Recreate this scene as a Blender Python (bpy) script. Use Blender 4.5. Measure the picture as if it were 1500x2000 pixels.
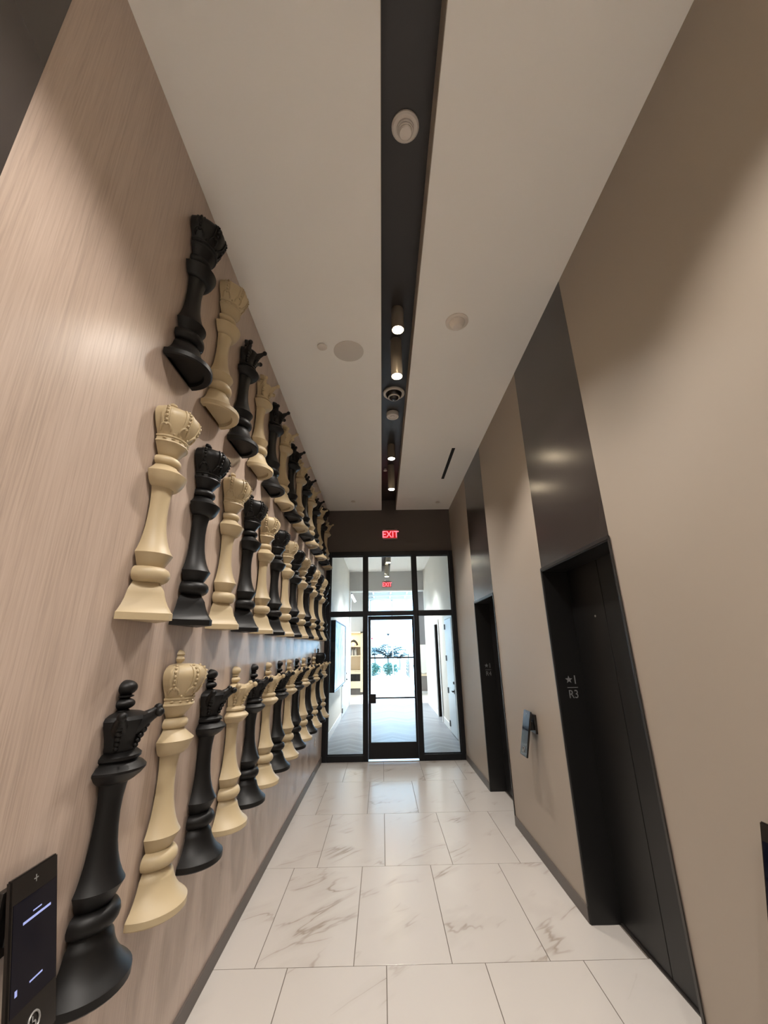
import bpy, bmesh, math, random
from mathutils import Vector, Matrix
random.seed(7)
for o in list(bpy.data.objects): bpy.data.objects.remove(o)
SC = bpy.context.scene
COL = SC.collection
R = math.radians

# ------------------------------------------------------------------ camera
EYE = 1.83
cam_d = bpy.data.cameras.new('camera')
cam_d.sensor_fit = 'AUTO'; cam_d.sensor_width = 36.0; cam_d.lens = 14.3138
cam_d.clip_start = 0.02; cam_d.clip_end = 500
cam = bpy.data.objects.new('camera', cam_d); COL.objects.link(cam)
cr = Vector((0.99984544, -0.00480656, -0.01691142)); cu = Vector((0.01452541, -0.31609026, 0.94861792)); cw = Vector((0.00990512, 0.94871695, 0.31597159))
cam.matrix_world = Matrix(((cr.x, cu.x, -cw.x, 0), (cr.y, cu.y, -cw.y, 0), (cr.z, cu.z, -cw.z, EYE), (0, 0, 0, 1)))
SC.camera = cam

# ------------------------------------------------------------------ sky, sun, exposure
world = bpy.data.worlds.new('World'); SC.world = world; world.use_nodes = True
bg = world.node_tree.nodes['Background']
bg.inputs[0].default_value = (0.40, 0.66, 1.0, 1); bg.inputs[1].default_value = 8.0
sun_d = bpy.data.lights.new('sun', 'SUN'); sun_d.energy = 26; sun_d.angle = R(1.0); sun_d.color = (0.60, 0.79, 1.0)
sun = bpy.data.objects.new('sun', sun_d); COL.objects.link(sun)
sun.rotation_euler = Vector((-0.22, -1.0, -0.48)).to_track_quat('-Z', 'Y').to_euler()
# portal in the lobby's glass front: only guides the sampling of the sky's light
por_d = bpy.data.lights.new('window_portal', 'AREA'); por_d.shape = 'RECTANGLE'; por_d.size = 8.0; por_d.size_y = 4.6
por_d.cycles.is_portal = True
por = bpy.data.objects.new('window_portal', por_d); COL.objects.link(por)
por.location = (2.0, 26.05, 2.35); por.rotation_euler = Vector((0, -1, 0)).to_track_quat('-Z', 'Z').to_euler()
SC.view_settings.view_transform = 'Standard'; SC.view_settings.look = 'None'
SC.view_settings.gamma = 1.0; SC.view_settings.use_curve_mapping = False
SC.view_settings.exposure = 0.38
SPILL_W = 124.0
BEAM_W = 46.0
LAMP_COL = (1.0, 0.94, 0.875)
CORR_COL = (0.97, 0.98, 1.0)

# ------------------------------------------------------------------ materials
def lin(c):
    return tuple((v / 12.92 if v <= 0.04045 else ((v + 0.055) / 1.055) ** 2.4) for v in [x / 255 for x in c]) + (1,)
def mat(name, rgb, rough=0.5, metal=0.0, spec=0.5, emit=None, estr=0.0, bump=0.0, bscale=200.0):
    m = bpy.data.materials.new(name); m.use_nodes = True
    nt = m.node_tree; b = nt.nodes['Principled BSDF']
    b.inputs['Base Color'].default_value = lin(rgb); b.inputs['Roughness'].default_value = rough
    b.inputs['Metallic'].default_value = metal; b.inputs['Specular IOR Level'].default_value = spec
    if emit: b.inputs['Emission Color'].default_value = lin(emit); b.inputs['Emission Strength'].default_value = estr
    if bump:
        tc = nt.nodes.new('ShaderNodeTexCoord'); n = nt.nodes.new('ShaderNodeTexNoise'); bp = nt.nodes.new('ShaderNodeBump')
        n.inputs['Scale'].default_value = bscale; n.inputs['Detail'].default_value = 3
        bp.inputs['Strength'].default_value = bump; bp.inputs['Distance'].default_value = 0.002
        nt.links.new(tc.outputs['Object'], n.inputs['Vector']); nt.links.new(n.outputs['Fac'], bp.inputs['Height'])
        nt.links.new(bp.outputs['Normal'], b.inputs['Normal'])
    return m
def wood_mat():
    m = bpy.data.materials.new('wood_laminate'); m.use_nodes = True
    nt = m.node_tree; N = nt.nodes; L = nt.links; b = N['Principled BSDF']
    tc = N.new('ShaderNodeTexCoord'); mp = N.new('ShaderNodeMapping'); mp.inputs['Scale'].default_value = (1, 62, 1.7)
    L.new(tc.outputs['Object'], mp.inputs['Vector'])
    n1 = N.new('ShaderNodeTexNoise'); n1.inputs['Scale'].default_value = 2.2; n1.inputs['Detail'].default_value = 7; n1.inputs['Roughness'].default_value = 0.62; n1.inputs['Distortion'].default_value = 0.25
    L.new(mp.outputs[0], n1.inputs['Vector'])
    mp2 = N.new('ShaderNodeMapping'); mp2.inputs['Scale'].default_value = (1, 7, 0.35); L.new(tc.outputs['Object'], mp2.inputs['Vector'])
    n2 = N.new('ShaderNodeTexNoise'); n2.inputs['Scale'].default_value = 1.6; n2.inputs['Detail'].default_value = 3; L.new(mp2.outputs[0], n2.inputs['Vector'])
    add = N.new('ShaderNodeMath'); add.operation = 'MULTIPLY_ADD'; add.inputs[1].default_value = 0.45
    L.new(n2.outputs['Fac'], add.inputs[0]); L.new(n1.outputs['Fac'], add.inputs[2])
    cr_ = N.new('ShaderNodeValToRGB'); e = cr_.color_ramp.elements
    e[0].position = 0.48; e[0].color = lin((160, 142, 129)); e[1].position = 0.95; e[1].color = lin((188, 170, 156))
    k = e.new(0.72); k.color = lin((178, 159, 145))
    L.new(add.outputs[0], cr_.inputs[0]); L.new(cr_.outputs[0], b.inputs['Base Color'])
    b.inputs['Roughness'].default_value = 0.31
    bp = N.new('ShaderNodeBump'); bp.inputs['Strength'].default_value = 0.12; bp.inputs['Distance'].default_value = 0.0015
    L.new(n1.outputs['Fac'], bp.inputs['Height']); L.new(bp.outputs[0], b.inputs['Normal'])
    return m
def marble_mat():
    m = bpy.data.materials.new('marble_tile'); m.use_nodes = True
    nt = m.node_tree; N = nt.nodes; L = nt.links; b = N['Principled BSDF']
    tc = N.new('ShaderNodeTexCoord'); oi = N.new('ShaderNodeObjectInfo')
    off = N.new('ShaderNodeVectorMath'); off.operation = 'MULTIPLY_ADD'
    cmb = N.new('ShaderNodeCombineXYZ')
    for i, k in enumerate((37.0, 53.0, 11.0)):
        mm = N.new('ShaderNodeMath'); mm.operation = 'MULTIPLY'; mm.inputs[1].default_value = k
        L.new(oi.outputs['Random'], mm.inputs[0]); L.new(mm.outputs[0], cmb.inputs[i])
    off.inputs[1].default_value = (1, 1, 1)
    L.new(tc.outputs['Object'], off.inputs[0]); L.new(cmb.outputs[0], off.inputs[2])
    mp0 = N.new('ShaderNodeMapping'); mp0.inputs['Rotation'].default_value = (0, 0, R(48)); L.new(off.outputs[0], mp0.inputs['Vector'])
    mp = N.new('ShaderNodeMapping'); mp.inputs['Scale'].default_value = (2.5, 0.66, 1)
    L.new(mp0.outputs[0], mp.inputs['Vector'])
    n = N.new('ShaderNodeTexNoise'); n.inputs['Scale'].default_value = 1.25; n.inputs['Detail'].default_value = 4; n.inputs['Roughness'].default_value = 0.5; n.inputs['Distortion'].default_value = 0.45
    L.new(mp.outputs[0], n.inputs['Vector'])
    s = N.new('ShaderNodeMath'); s.operation = 'SUBTRACT'; s.inputs[1].default_value = 0.5; L.new(n.outputs['Fac'], s.inputs[0])
    a = N.new('ShaderNodeMath'); a.operation = 'ABSOLUTE'; L.new(s.outputs[0], a.inputs[0])
    r1 = N.new('ShaderNodeMapRange'); r1.inputs['From Min'].default_value = 0.0; r1.inputs['From Max'].default_value = 0.016; r1.inputs['To Min'].default_value = 1; r1.inputs['To Max'].default_value = 0
    L.new(a.outputs[0], r1.inputs['Value'])
    n2 = N.new('ShaderNodeTexNoise'); n2.inputs['Scale'].default_value = 2.3; n2.inputs['Detail'].default_value = 2; L.new(off.outputs[0], n2.inputs['Vector'])
    r2 = N.new('ShaderNodeMapRange'); r2.inputs['From Min'].default_value = 0.50; r2.inputs['From Max'].default_value = 0.66; L.new(n2.outputs['Fac'], r2.inputs['Value'])
    mu = N.new('ShaderNodeMath'); mu.operation = 'MULTIPLY'; L.new(r1.outputs[0], mu.inputs[0]); L.new(r2.outputs[0], mu.inputs[1])
    r3 = N.new('ShaderNodeMapRange'); r3.inputs['From Min'].default_value = 0.0; r3.inputs['From Max'].default_value = 0.10; r3.inputs['To Min'].default_value = 0.22; r3.inputs['To Max'].default_value = 0
    L.new(a.outputs[0], r3.inputs['Value'])
    mu2 = N.new('ShaderNodeMath'); mu2.operation = 'MULTIPLY_ADD'; L.new(r3.outputs[0], mu2.inputs[0]); L.new(r2.outputs[0], mu2.inputs[1])
    sc = N.new('ShaderNodeMath'); sc.operation = 'MULTIPLY'; sc.inputs[1].default_value = 0.60; L.new(mu.outputs[0], sc.inputs[0]); L.new(sc.outputs[0], mu2.inputs[2])
    mix = N.new('ShaderNodeMixRGB'); mix.inputs[1].default_value = lin((188, 182, 176)); mix.inputs[2].default_value = lin((140, 128, 116))
    L.new(mu2.outputs[0], mix.inputs[0]); L.new(mix.outputs[0], b.inputs['Base Color'])
    b.inputs['Roughness'].default_value = 0.20; b.inputs['Specular IOR Level'].default_value = 0.75
    return m
def plank_mat():
    m = bpy.data.materials.new('chevron_plank_floor'); m.use_nodes = True
    nt = m.node_tree; N = nt.nodes; L = nt.links; b = N['Principled BSDF']
    tc = N.new('ShaderNodeTexCoord'); sp = N.new('ShaderNodeSeparateXYZ'); L.new(tc.outputs['Object'], sp.inputs[0])
    pp = N.new('ShaderNodeMath'); pp.operation = 'PINGPONG'; pp.inputs[1].default_value = 0.45; L.new(sp.outputs[0], pp.inputs[0])
    ad = N.new('ShaderNodeMath'); ad.operation = 'ADD'; L.new(pp.outputs[0], ad.inputs[0]); L.new(sp.outputs[1], ad.inputs[1])
    dv = N.new('ShaderNodeMath'); dv.operation = 'DIVIDE'; dv.inputs[1].default_value = 0.16; L.new(ad.outputs[0], dv.inputs[0])
    fr = N.new('ShaderNodeMath'); fr.operation = 'FRACT'; L.new(dv.outputs[0], fr.inputs[0])
    fl = N.new('ShaderNodeMath'); fl.operation = 'FLOOR'; L.new(dv.outputs[0], fl.inputs[0])
    wn = N.new('ShaderNodeTexWhiteNoise'); wn.noise_dimensions = '1D'; L.new(fl.outputs[0], wn.inputs['W'])
    mix = N.new('ShaderNodeMixRGB'); mix.inputs[1].default_value = lin((128, 129, 134)); mix.inputs[2].default_value = lin((146, 147, 152)); L.new(wn.outputs['Value'], mix.inputs[0])
    lt = N.new('ShaderNodeMath'); lt.operation = 'LESS_THAN'; lt.inputs[1].default_value = 0.05; L.new(fr.outputs[0], lt.inputs[0])
    mix2 = N.new('ShaderNodeMixRGB'); mix2.inputs[2].default_value = lin((100, 97, 95)); L.new(lt.outputs[0], mix2.inputs[0]); L.new(mix.outputs[0], mix2.inputs[1])
    L.new(mix2.outputs[0], b.inputs['Base Color']); b.inputs['Roughness'].default_value = 0.38; b.inputs['Specular IOR Level'].default_value = 0.12
    bp = N.new('ShaderNodeBump'); bp.inputs['Strength'].default_value = 0.15; bp.inputs['Distance'].default_value = 0.003; bp.invert = True
    L.new(lt.outputs[0], bp.inputs['Height']); L.new(bp.outputs[0], b.inputs['Normal'])
    return m
def glass_mat(name, tint=(0.93, 0.97, 0.97, 1), refl=0.06):
    m = bpy.data.materials.new(name); m.use_nodes = True
    nt = m.node_tree; N = nt.nodes; L = nt.links; N.remove(N['Principled BSDF'])
    t = N.new('ShaderNodeBsdfTransparent'); t.inputs[0].default_value = tint
    g = N.new('ShaderNodeBsdfGlossy'); g.inputs['Roughness'].default_value = 0.02
    mx = N.new('ShaderNodeMixShader'); f = N.new('ShaderNodeFresnel'); f.inputs[0].default_value = 1.35
    L.new(f.outputs[0], mx.inputs[0])
    L.new(t.outputs[0], mx.inputs[1]); L.new(g.outputs[0], mx.inputs[2]); L.new(mx.outputs[0], N['Material Output'].inputs[0])
    return m
def art_mat():
    m = bpy.data.materials.new('abstract_ink_print'); m.use_nodes = True
    nt = m.node_tree; N = nt.nodes; L = nt.links; b = N['Principled BSDF']
    tc = N.new('ShaderNodeTexCoord'); mp = N.new('ShaderNodeMapping'); mp.inputs['Scale'].default_value = (1, 2.2, 0.9); L.new(tc.outputs['Object'], mp.inputs[0])
    n = N.new('ShaderNodeTexNoise'); n.inputs['Scale'].default_value = 1.8; n.inputs['Detail'].default_value = 5; n.inputs['Distortion'].default_value = 1.8; L.new(mp.outputs[0], n.inputs['Vector'])
    c = N.new('ShaderNodeValToRGB'); e = c.color_ramp.elements; e[0].position = 0.40; e[0].color = lin((70, 72, 78)); e[1].position = 0.56; e[1].color = lin((176, 177, 180))
    L.new(n.outputs['Fac'], c.inputs[0]); L.new(c.outputs[0], b.inputs['Base Color']); b.inputs['Roughness'].default_value = 0.35
    return m
def ceil_mat(name, rgb):
    return mat(name, rgb, 0.85, bump=0.05, bscale=350)
M = dict(
    wood=wood_mat(), marble=marble_mat(), plank=plank_mat(), glass=glass_mat('clear_glass'), art=art_mat(),
    grout=mat('grout', (96, 87, 79), 0.9),
    ceil=ceil_mat('ceiling_paint', (248, 245, 240)),
    slot=mat('slot_paint_dark', (44, 40, 39), 0.38), slotside=mat('ceiling_paint_shaded', (196, 186, 174), 0.7),  # slot sides: ceiling paint darkened, the recess shade put into the colour
    taupe=mat('taupe_paint', (157, 145, 132), 0.55, bump=0.06, bscale=300),
    endwall=mat('charcoal_paint', (84, 76, 72), 0.6, bump=0.06, bscale=300),
    panel=mat('bronze_panel', (58, 52, 49), 0.21, bump=0.03, bscale=25),
    base=mat('baseboard_bronze', (84, 76, 71), 0.45),
    black=mat('black_aluminium', (11, 12, 17), 0.42, spec=0.35), doorblk=mat('elevator_black', (14, 13, 13), 0.42),
    jamb=mat('jamb_bronze', (40, 36, 34), 0.35),
    ivory=mat('ivory_resin', (182, 164, 131), 0.48, bump=0.03, bscale=90), ebony=mat('ebony_resin', (14, 13, 13), 0.46, spec=0.3, bump=0.03, bscale=90),
    matte=mat('matte_black', (10, 10, 12), 0.9, spec=0.1), mount=mat('mount_dark', (25, 23, 22), 0.7),
    white=mat('white_plastic', (225, 215, 205), 0.45), whitegrey=mat('white_perforated', (214, 207, 199), 0.7),
    dome=mat('smoked_dome', (35, 32, 32), 0.08), steel=mat('brushed_steel', (190, 188, 184), 0.28, 1.0),
    lampbody=mat('lamp_bronze', (158, 148, 134), 0.32, 0.35),
    lens=mat('lamp_lens', (255, 240, 215), 0.5, emit=(255, 232, 196), estr=70.0),
    screen=mat('screen_glass', (8, 9, 16), 0.06, emit=(10, 13, 28), estr=0.25), scrtext=mat('screen_text', (120, 130, 180), 0.5, emit=(165, 175, 225), estr=0.45),
    kiosk=mat('kiosk_black', (28, 25, 23), 0.18), silver=mat('silver_mark', (150, 148, 145), 0.4, 0.3),
    signgrey=mat('sign_lettering', (118, 118, 120), 0.6),
    red=mat('exit_red', (190, 10, 22), 0.4, emit=(215, 8, 24), estr=0.5), redlet=mat('exit_letter', (255, 120, 130), 0.4, emit=(255, 120, 135), estr=1.2),
    acryl=mat('exit_housing', (150, 120, 118), 0.3),
    farwall=mat('pale_paint', (224, 219, 210), 0.6), farceil=ceil_mat('pale_ceiling', (236, 232, 226)), fartrim=mat('white_trim', (232, 232, 232), 0.4),
    fardoor=mat('pale_door', (205, 215, 222), 0.35), grey=mat('grey_panel', (110, 108, 110), 0.5), fargrey=mat('grey_paint', (180, 178, 176), 0.6),
    cream=mat('shelf_laminate', (226, 206, 176), 0.5), bookd=mat('book_grey', (96, 90, 86), 0.7), bookl=mat('book_pale', (196, 186, 174), 0.7),
    timber=mat('lobby_floor', (205, 196, 188), 0.3), conc=mat('concrete', (205, 205, 203), 0.8),
    leaf=mat('palm_leaf', (30, 56, 60), 0.7, spec=0.1), hedge=mat('hedge_leaf', (66, 108, 90), 0.6), bark=mat('palm_bark', (140, 128, 118), 0.9),
    desk=mat('desk_grey', (118, 112, 110), 0.5), beam=mat('beam_white', (225, 228, 232), 0.6), tube=mat('tube_light', (255, 255, 255), 0.5, emit=(240, 245, 255), estr=3.0),
)

# ------------------------------------------------------------------ helpers
def wloc(p):
    v = Vector((0, 0, 0))
    while p is not None: v += p.location; p = p.parent
    return v
def finish(bm, name, m, parent=None, origin=None, smooth=None):
    """links a bmesh given in world coordinates as one object"""
    bmesh.ops.recalc_face_normals(bm, faces=bm.faces)
    o0 = wloc(parent) if parent else (Vector(origin) if origin else Vector((0, 0, 0)))
    bmesh.ops.translate(bm, vec=-o0, verts=bm.verts)
    me = bpy.data.meshes.new(name); bm.to_mesh(me); bm.free()
    me.materials.append(m)
    if smooth is not None:
        for p in me.polygons: p.use_smooth = True
        me.set_sharp_from_angle(angle=R(smooth))
    o = bpy.data.objects.new(name, me); COL.objects.link(o)
    if parent: o.parent = parent
    else: o.location = o0
    return o
def abox(bm, lo, hi, bev=0.0):
    lo = Vector(lo); hi = Vector(hi)
    r = bmesh.ops.create_cube(bm, size=1.0)
    vs = r['verts']
    for v in vs: v.co = Vector([(lo[i] + hi[i]) / 2 + v.co[i] * (hi[i] - lo[i]) for i in range(3)])
    if bev > 0:
        es = list({e for v in vs for e in v.link_edges})
        bmesh.ops.bevel(bm, geom=es, offset=bev, segments=2, affect='EDGES', profile=0.6)
def box(name, lo, hi, m, parent=None, bev=0.0):
    bm = bmesh.new(); abox(bm, lo, hi, bev)
    return finish(bm, name, M[m], parent, origin=((lo[0] + hi[0]) / 2, (lo[1] + hi[1]) / 2, min(lo[2], hi[2])))
def hexa(bm, c):
    """eight corners: bottom four then top four, same winding"""
    v = [bm.verts.new(p) for p in c]
    for f in ((0, 1, 2, 3), (7, 6, 5, 4), (0, 4, 5, 1), (1, 5, 6, 2), (2, 6, 7, 3), (3, 7, 4, 0)): bm.faces.new([v[i] for i in f])
def lathe(bm, prof, centre=(0, 0, 0), seg=28, a0=0.0, a1=360.0, axis='z'):
    full = abs(a1 - a0) >= 359.9
    n = seg if full else seg + 1
    cx, cy, cz = centre; rings = []
    for r, z in prof:
        if r < 1e-6: rings.append([bm.verts.new((cx, cy, cz + z))]); continue
        ring = []
        for i in range(n):
            a = R(a0 + (a1 - a0) * i / seg)
            ring.append(bm.verts.new((cx + r * math.cos(a), cy + r * math.sin(a), cz + z)))
        rings.append(ring)
    for A, B in zip(rings, rings[1:]):
        for i in range(n):
            j = (i + 1) % n
            if len(A) == 1 and len(B) == 1: continue
            if len(A) == 1: bm.faces.new((A[0], B[j], B[i]))
            elif len(B) == 1: bm.faces.new((A[i], A[j], B[0]))
            else: bm.faces.new((A[i], A[j], B[j], B[i]))
def tube(bm, pts, rad, seg=8, cap=True):
    pts = [Vector(p) for p in pts]
    if not isinstance(rad, (list, tuple)): rad = [rad] * len(pts)
    rings = []; up = Vector((0.13, 0.21, 0.97))
    for i, p in enumerate(pts):
        d = (pts[min(i + 1, len(pts) - 1)] - pts[max(i - 1, 0)]).normalized()
        u = d.cross(up)
        if u.length < 1e-3: u = d.cross(Vector((1, 0, 0)))
        u.normalize(); v = d.cross(u)
        rings.append([bm.verts.new(p + rad[i] * (math.cos(2 * math.pi * k / seg) * u + math.sin(2 * math.pi * k / seg) * v)) for k in range(seg)])
    for A, B in zip(rings, rings[1:]):
        for k in range(seg): bm.faces.new((A[k], A[(k + 1) % seg], B[(k + 1) % seg], B[k]))
    if cap: bm.faces.new(rings[0][::-1]); bm.faces.new(rings[-1])
def ball(bm, c, r, sub=2):
    bmesh.ops.create_icosphere(bm, subdivisions=sub, radius=r, matrix=Matrix.Translation(Vector(c)))
def empty(name, loc, label=None, cat=None, group=None, kind=None):
    o = bpy.data.objects.new(name, None); COL.objects.link(o); o.location = loc; o.empty_display_size = 0.1
    return tag(o, label, cat, group, kind)
def tag(o, label=None, cat=None, group=None, kind=None):
    if label: o['label'] = label
    if cat: o['category'] = cat
    if group: o['group'] = group
    if kind: o['kind'] = kind
    return o
def struct(o, label=None): return tag(o, label, None, None, 'structure')
def text_bm(bm, body, size, place, bold=0.0):
    """flat letters; place maps (u, v, w) to world; w = thickness"""
    cu_ = bpy.data.curves.new('t', 'FONT'); cu_.body = body; cu_.size = size; cu_.extrude = 0.001; cu_.offset = bold
    cu_.align_x = 'CENTER'; cu_.resolution_u = 4
    ob = bpy.data.objects.new('t', cu_); COL.objects.link(ob)
    dg = bpy.context.evaluated_depsgraph_get(); dg.update()
    me = bpy.data.meshes.new_from_object(ob.evaluated_get(dg))
    bpy.data.objects.remove(ob)
    vs = [bm.verts.new(place(v.co.x, v.co.y, v.co.z)) for v in me.vertices]
    for p in me.polygons:
        try: bm.faces.new([vs[i] for i in p.vertices])
        except ValueError: pass
    bpy.data.meshes.remove(me)

# ------------------------------------------------------------------ room dimensions
XL, XR, XD = -1.0594, 1.4127, 1.621
ZC = 4.506; YE = 7.917; YB = -1.6
SX0, SX1, SZ = 0.033, 0.3297, 4.72          # ceiling slot
E1 = (2.4285, 3.5491); E2 = (5.1898, 6.2745); ZD = 2.4495

# floor: one tile, one child
floor = empty('floor', (0, 3, 0)); struct(floor, 'polished white marble-look floor tiles in staggered rows')
box('grout_bed', (XL - 0.05, YB, -0.06), (XD + 0.02, 7.99, -0.0025), 'grout', floor)
rows = [-1.58, -0.38, 0.82, 2.02, 3.215, 4.40, 5.60, 6.80, 7.985]
tile_cache = {}
for k in range(len(rows) - 1):
    y0, y1 = rows[k] + 0.0023, rows[k + 1] - 0.0023
    ph = -0.6 if (k % 2 == 1) else -0.8
    xs = [ph + 0.6 * j for j in range(-2, 6)]
    for a, b in zip(xs, xs[1:]):
        a2, b2 = max(a + 0.0023, XL), min(b - 0.0023, XD)
        if b2 - a2 < 0.03: continue
        key = (round(b2 - a2, 3), round(y1 - y0, 3))
        if key not in tile_cache:
            bm = bmesh.new(); abox(bm, (-(b2 - a2) / 2, -(y1 - y0) / 2, -0.01), ((b2 - a2) / 2, (y1 - y0) / 2, 0.0), 0.0012)
            me = bpy.data.meshes.new('tile'); bm.to_mesh(me); bm.free(); me.materials.append(M['marble']); tile_cache[key] = me
        t = bpy.data.objects.new('tile', tile_cache[key]); COL.objects.link(t); t.parent = floor
        t.location = ((a2 + b2) / 2, (y0 + y1) / 2 - 3, 0)

# walls
struct(box('wall_left', (XL - 0.15, 0.788, 0), (XL, YE + 0.06, ZC + 0.3), 'wood'), 'wall clad in pale vertical-grain wood laminate behind the chess pieces')
struct(box('trim_1', (XL - 0.15, YB, 0), (XL + 0.012, 0.788, ZC + 0.3), 'panel'), 'dark bronze panel at the near end of the wood wall')
struct(box('baseboard_left', (XL, 0.79, 0.001), (XL + 0.012, YE - 0.01, 0.092), 'base'), 'dark bronze baseboard under the wood wall')
bm = bmesh.new()
for a, b in ((YB, E1[0]), (E1[1], E2[0]), (E2[1], YE + 0.06)): abox(bm, (XR, a, 0.0), (XD + 0.2, b, ZC + 0.3))
struct(finish(bm, 'wall_right', M['taupe'], origin=(XR, 3, 0)), 'taupe painted wall with the two elevator openings')
for i, (a, b) in enumerate((E1, E2)):
    struct(box('trim_%d' % (i + 2), (XR - 0.001, a, ZD + 0.012), (XD + 0.2, b, ZC + 0.3), 'panel'), ['tall dark bronze panel above the nearer elevator', 'tall dark bronze panel above the farther elevator'][i])
for i, (a, b) in enumerate(((YB, E1[0] - 0.004), (E1[1] + 0.004, E2[0] - 0.004), (E2[1] + 0.004, YE - 0.01))):
    struct(box('baseboard_right_%s' % ('near', 'middle', 'far')[i], (XR - 0.012, a, 0.001), (XR, b, 0.092), 'base'), ['dark baseboard on the near right wall', 'dark baseboard between the two elevators', 'dark baseboard between farther elevator and glass front'][i])
struct(box('wall_back', (XL - 0.15, YB - 0.15, 0), (XD + 0.2, YB, ZC + 0.3), 'farwall'), 'pale wall behind the viewer')  # unseen wall, its pale colour chosen to bounce lamp light onto the ceiling
struct(box('wall_far', (XL, YE, 3.632), (XR, YE + 0.15, ZC + 0.3), 'endwall'), 'charcoal painted wall above the glass front')
# ceiling with slot
cl = empty('ceiling', (0, 3, ZC)); struct(cl, 'cream painted ceiling with a long dark recessed slot')
box('ceiling_board', (XL, YB, ZC), (SX0, YE, ZC + 0.1), 'ceil', cl)
box('ceiling_board', (SX1, YB, ZC), (XR, YE, ZC + 0.1), 'ceil', cl)
box('slot_side', (SX0 - 0.02, YB, ZC + 0.1), (SX0, YE, SZ), 'slotside', cl)
box('slot_side', (SX1, YB, ZC + 0.1), (SX1 + 0.02, YE, SZ), 'slotside', cl)
box('slot_lip', (SX1 - 0.003, YB, ZC + 0.004), (SX1, YE, SZ), 'slotside', cl)
box('slot_lip', (SX0, YB, ZC + 0.004), (SX0 + 0.003, YE, SZ), 'slotside', cl)
box('slot_back', (SX0 - 0.02, YB, SZ), (SX1 + 0.02, YE, SZ + 0.08), 'slot', cl)

# ------------------------------------------------------------------ elevators
def star_pts(cx, cz, r):
    return [(cx + (r if k % 2 == 0 else r * 0.42) * math.sin(k * math.pi / 5), cz + (r if k % 2 == 0 else r * 0.42) * math.cos(k * math.pi / 5)) for k in range(10)]
def elevator(y0, y1, code, n, where):
    e = empty('door_%d' % n, (XD, (y0 + y1) / 2, 0)); struct(e, 'black two-panel elevator door %s' % where)
    t = 0.016
    ym = (y0 + y1) / 2 + 0.03
    for a, b in ((y0 + t, ym - 0.003), (ym + 0.003, y1 - t)):
        box('door_panel', (XD, a, 0.012), (XD + 0.04, b, ZD - 0.01), 'doorblk', e, 0.003)
    box('sill', (XD - 0.012, y0 + t, 0.001), (XD + 0.10, y1 - t, 0.010), 'jamb', e)
    box('door_backing', (XD + 0.05, y0, 0), (XD + 0.15, y1, ZD), 'doorblk', e)
    j = box('jamb', (XR - 0.006, y1 - t, 0.0), (XD + 0.04, y1, ZD), 'doorblk', e, 0.002)
    box('jamb', (XR - 0.006, y0, 0.0), (XD + 0.04, y0 + t, ZD), 'doorblk', e, 0.002)
    box('head', (XR - 0.006, y0, ZD - t), (XD + 0.04, y1, ZD + 0.012), 'doorblk', e, 0.002)
    # thin bronze edge strips round the opening
    box('edge_strip', (XR - 0.010, y1 - 0.006, 0.0), (XR - 0.004, y1 + 0.012, ZD + 0.012), 'jamb', e, 0.001)
    box('edge_strip', (XR - 0.010, y0 - 0.012, 0.0), (XR - 0.004, y0 + 0.006, ZD + 0.012), 'jamb', e, 0.001)
    box('edge_strip', (XR - 0.010, y0, ZD - 0.006), (XR - 0.004, y1, ZD + 0.02), 'jamb', e, 0.001)
    yf = y1 - t - 0.0008
    bm = bmesh.new()
    vs = [bm.verts.new((x, yf, z)) for x, z in star_pts(1.502, 1.560, 0.030)]; f = bm.faces.new(vs)
    r_ = bmesh.ops.extrude_face_region(bm, geom=[f]); bmesh.ops.translate(bm, vec=(0, 0.0012, 0), verts=[v for v in r_['geom'] if isinstance(v, bmesh.types.BMVert)])
    text_bm(bm, '1', 0.092, lambda u, v, w: (1.551 + u, yf + w, 1.528 + v))
    abox(bm, (1.482, yf - 0.001, 1.499), (1.566, yf + 0.001, 1.504))
    text_bm(bm, code, 0.086, lambda u, v, w: (1.524 + u * 0.86, yf + w, 1.424 + v))
    fl = finish(bm, 'floor_lettering', M['signgrey'], j)
    bm = bmesh.new(); bmesh.ops.create_cone(bm, cap_ends=True, segments=14, radius1=0.009, radius2=0.007, depth=0.006, matrix=Matrix.Translation((XD - 0.002, ym + 0.15, 2.03)) @ Matrix.Rotation(R(-90), 4, 'Y'))
    finish(bm, 'key_hole', M['steel'], e)
    return e
elevator(E1[0], E1[1], 'R3', 1, 'nearer to the viewer')
elevator(E2[0], E2[1], 'R4', 2, 'next to the glass front')

# ------------------------------------------------------------------ storefront
sf = empty('window_1', (0, YE + 0.03, 0)); struct(sf, 'black framed glass front at the end of the elevator hall')
F0, F1 = YE - 0.055, YE + 0.06
GY = YE + 0.01
def fr(name, x0, x1, z0, z1, parent=sf, y0=F0, y1=F1, bev=0.006): return box(name, (x0, y0, z0), (x1, y1, z1), 'black', parent, bev)
XJ0, XJ1, MA0, MA1, MB0, MB1 = XL + 0.001, -0.968, -0.338, -0.258, 0.610, 0.690
XK0, XK1 = 1.336, XR - 0.001
fr('jamb', XJ0, XJ1, 0.001, 3.632); fr('jamb', XK0, XK1, 0.001, 3.632)
fr('mullion', MA0, MA1, 0.001, 3.56); fr('mullion', MB0, MB1, 0.001, 3.56)
fr('head', XJ1, XK0, 3.545, 3.632)
for a, b in ((XJ1, MA0), (MB1, XK0)):
    fr('sill', a, b, 0.001, 0.098); fr('transom', a, b, 2.402, 2.478)
fr('transom', MA1, MB0, 2.402, 2.478)
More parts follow.
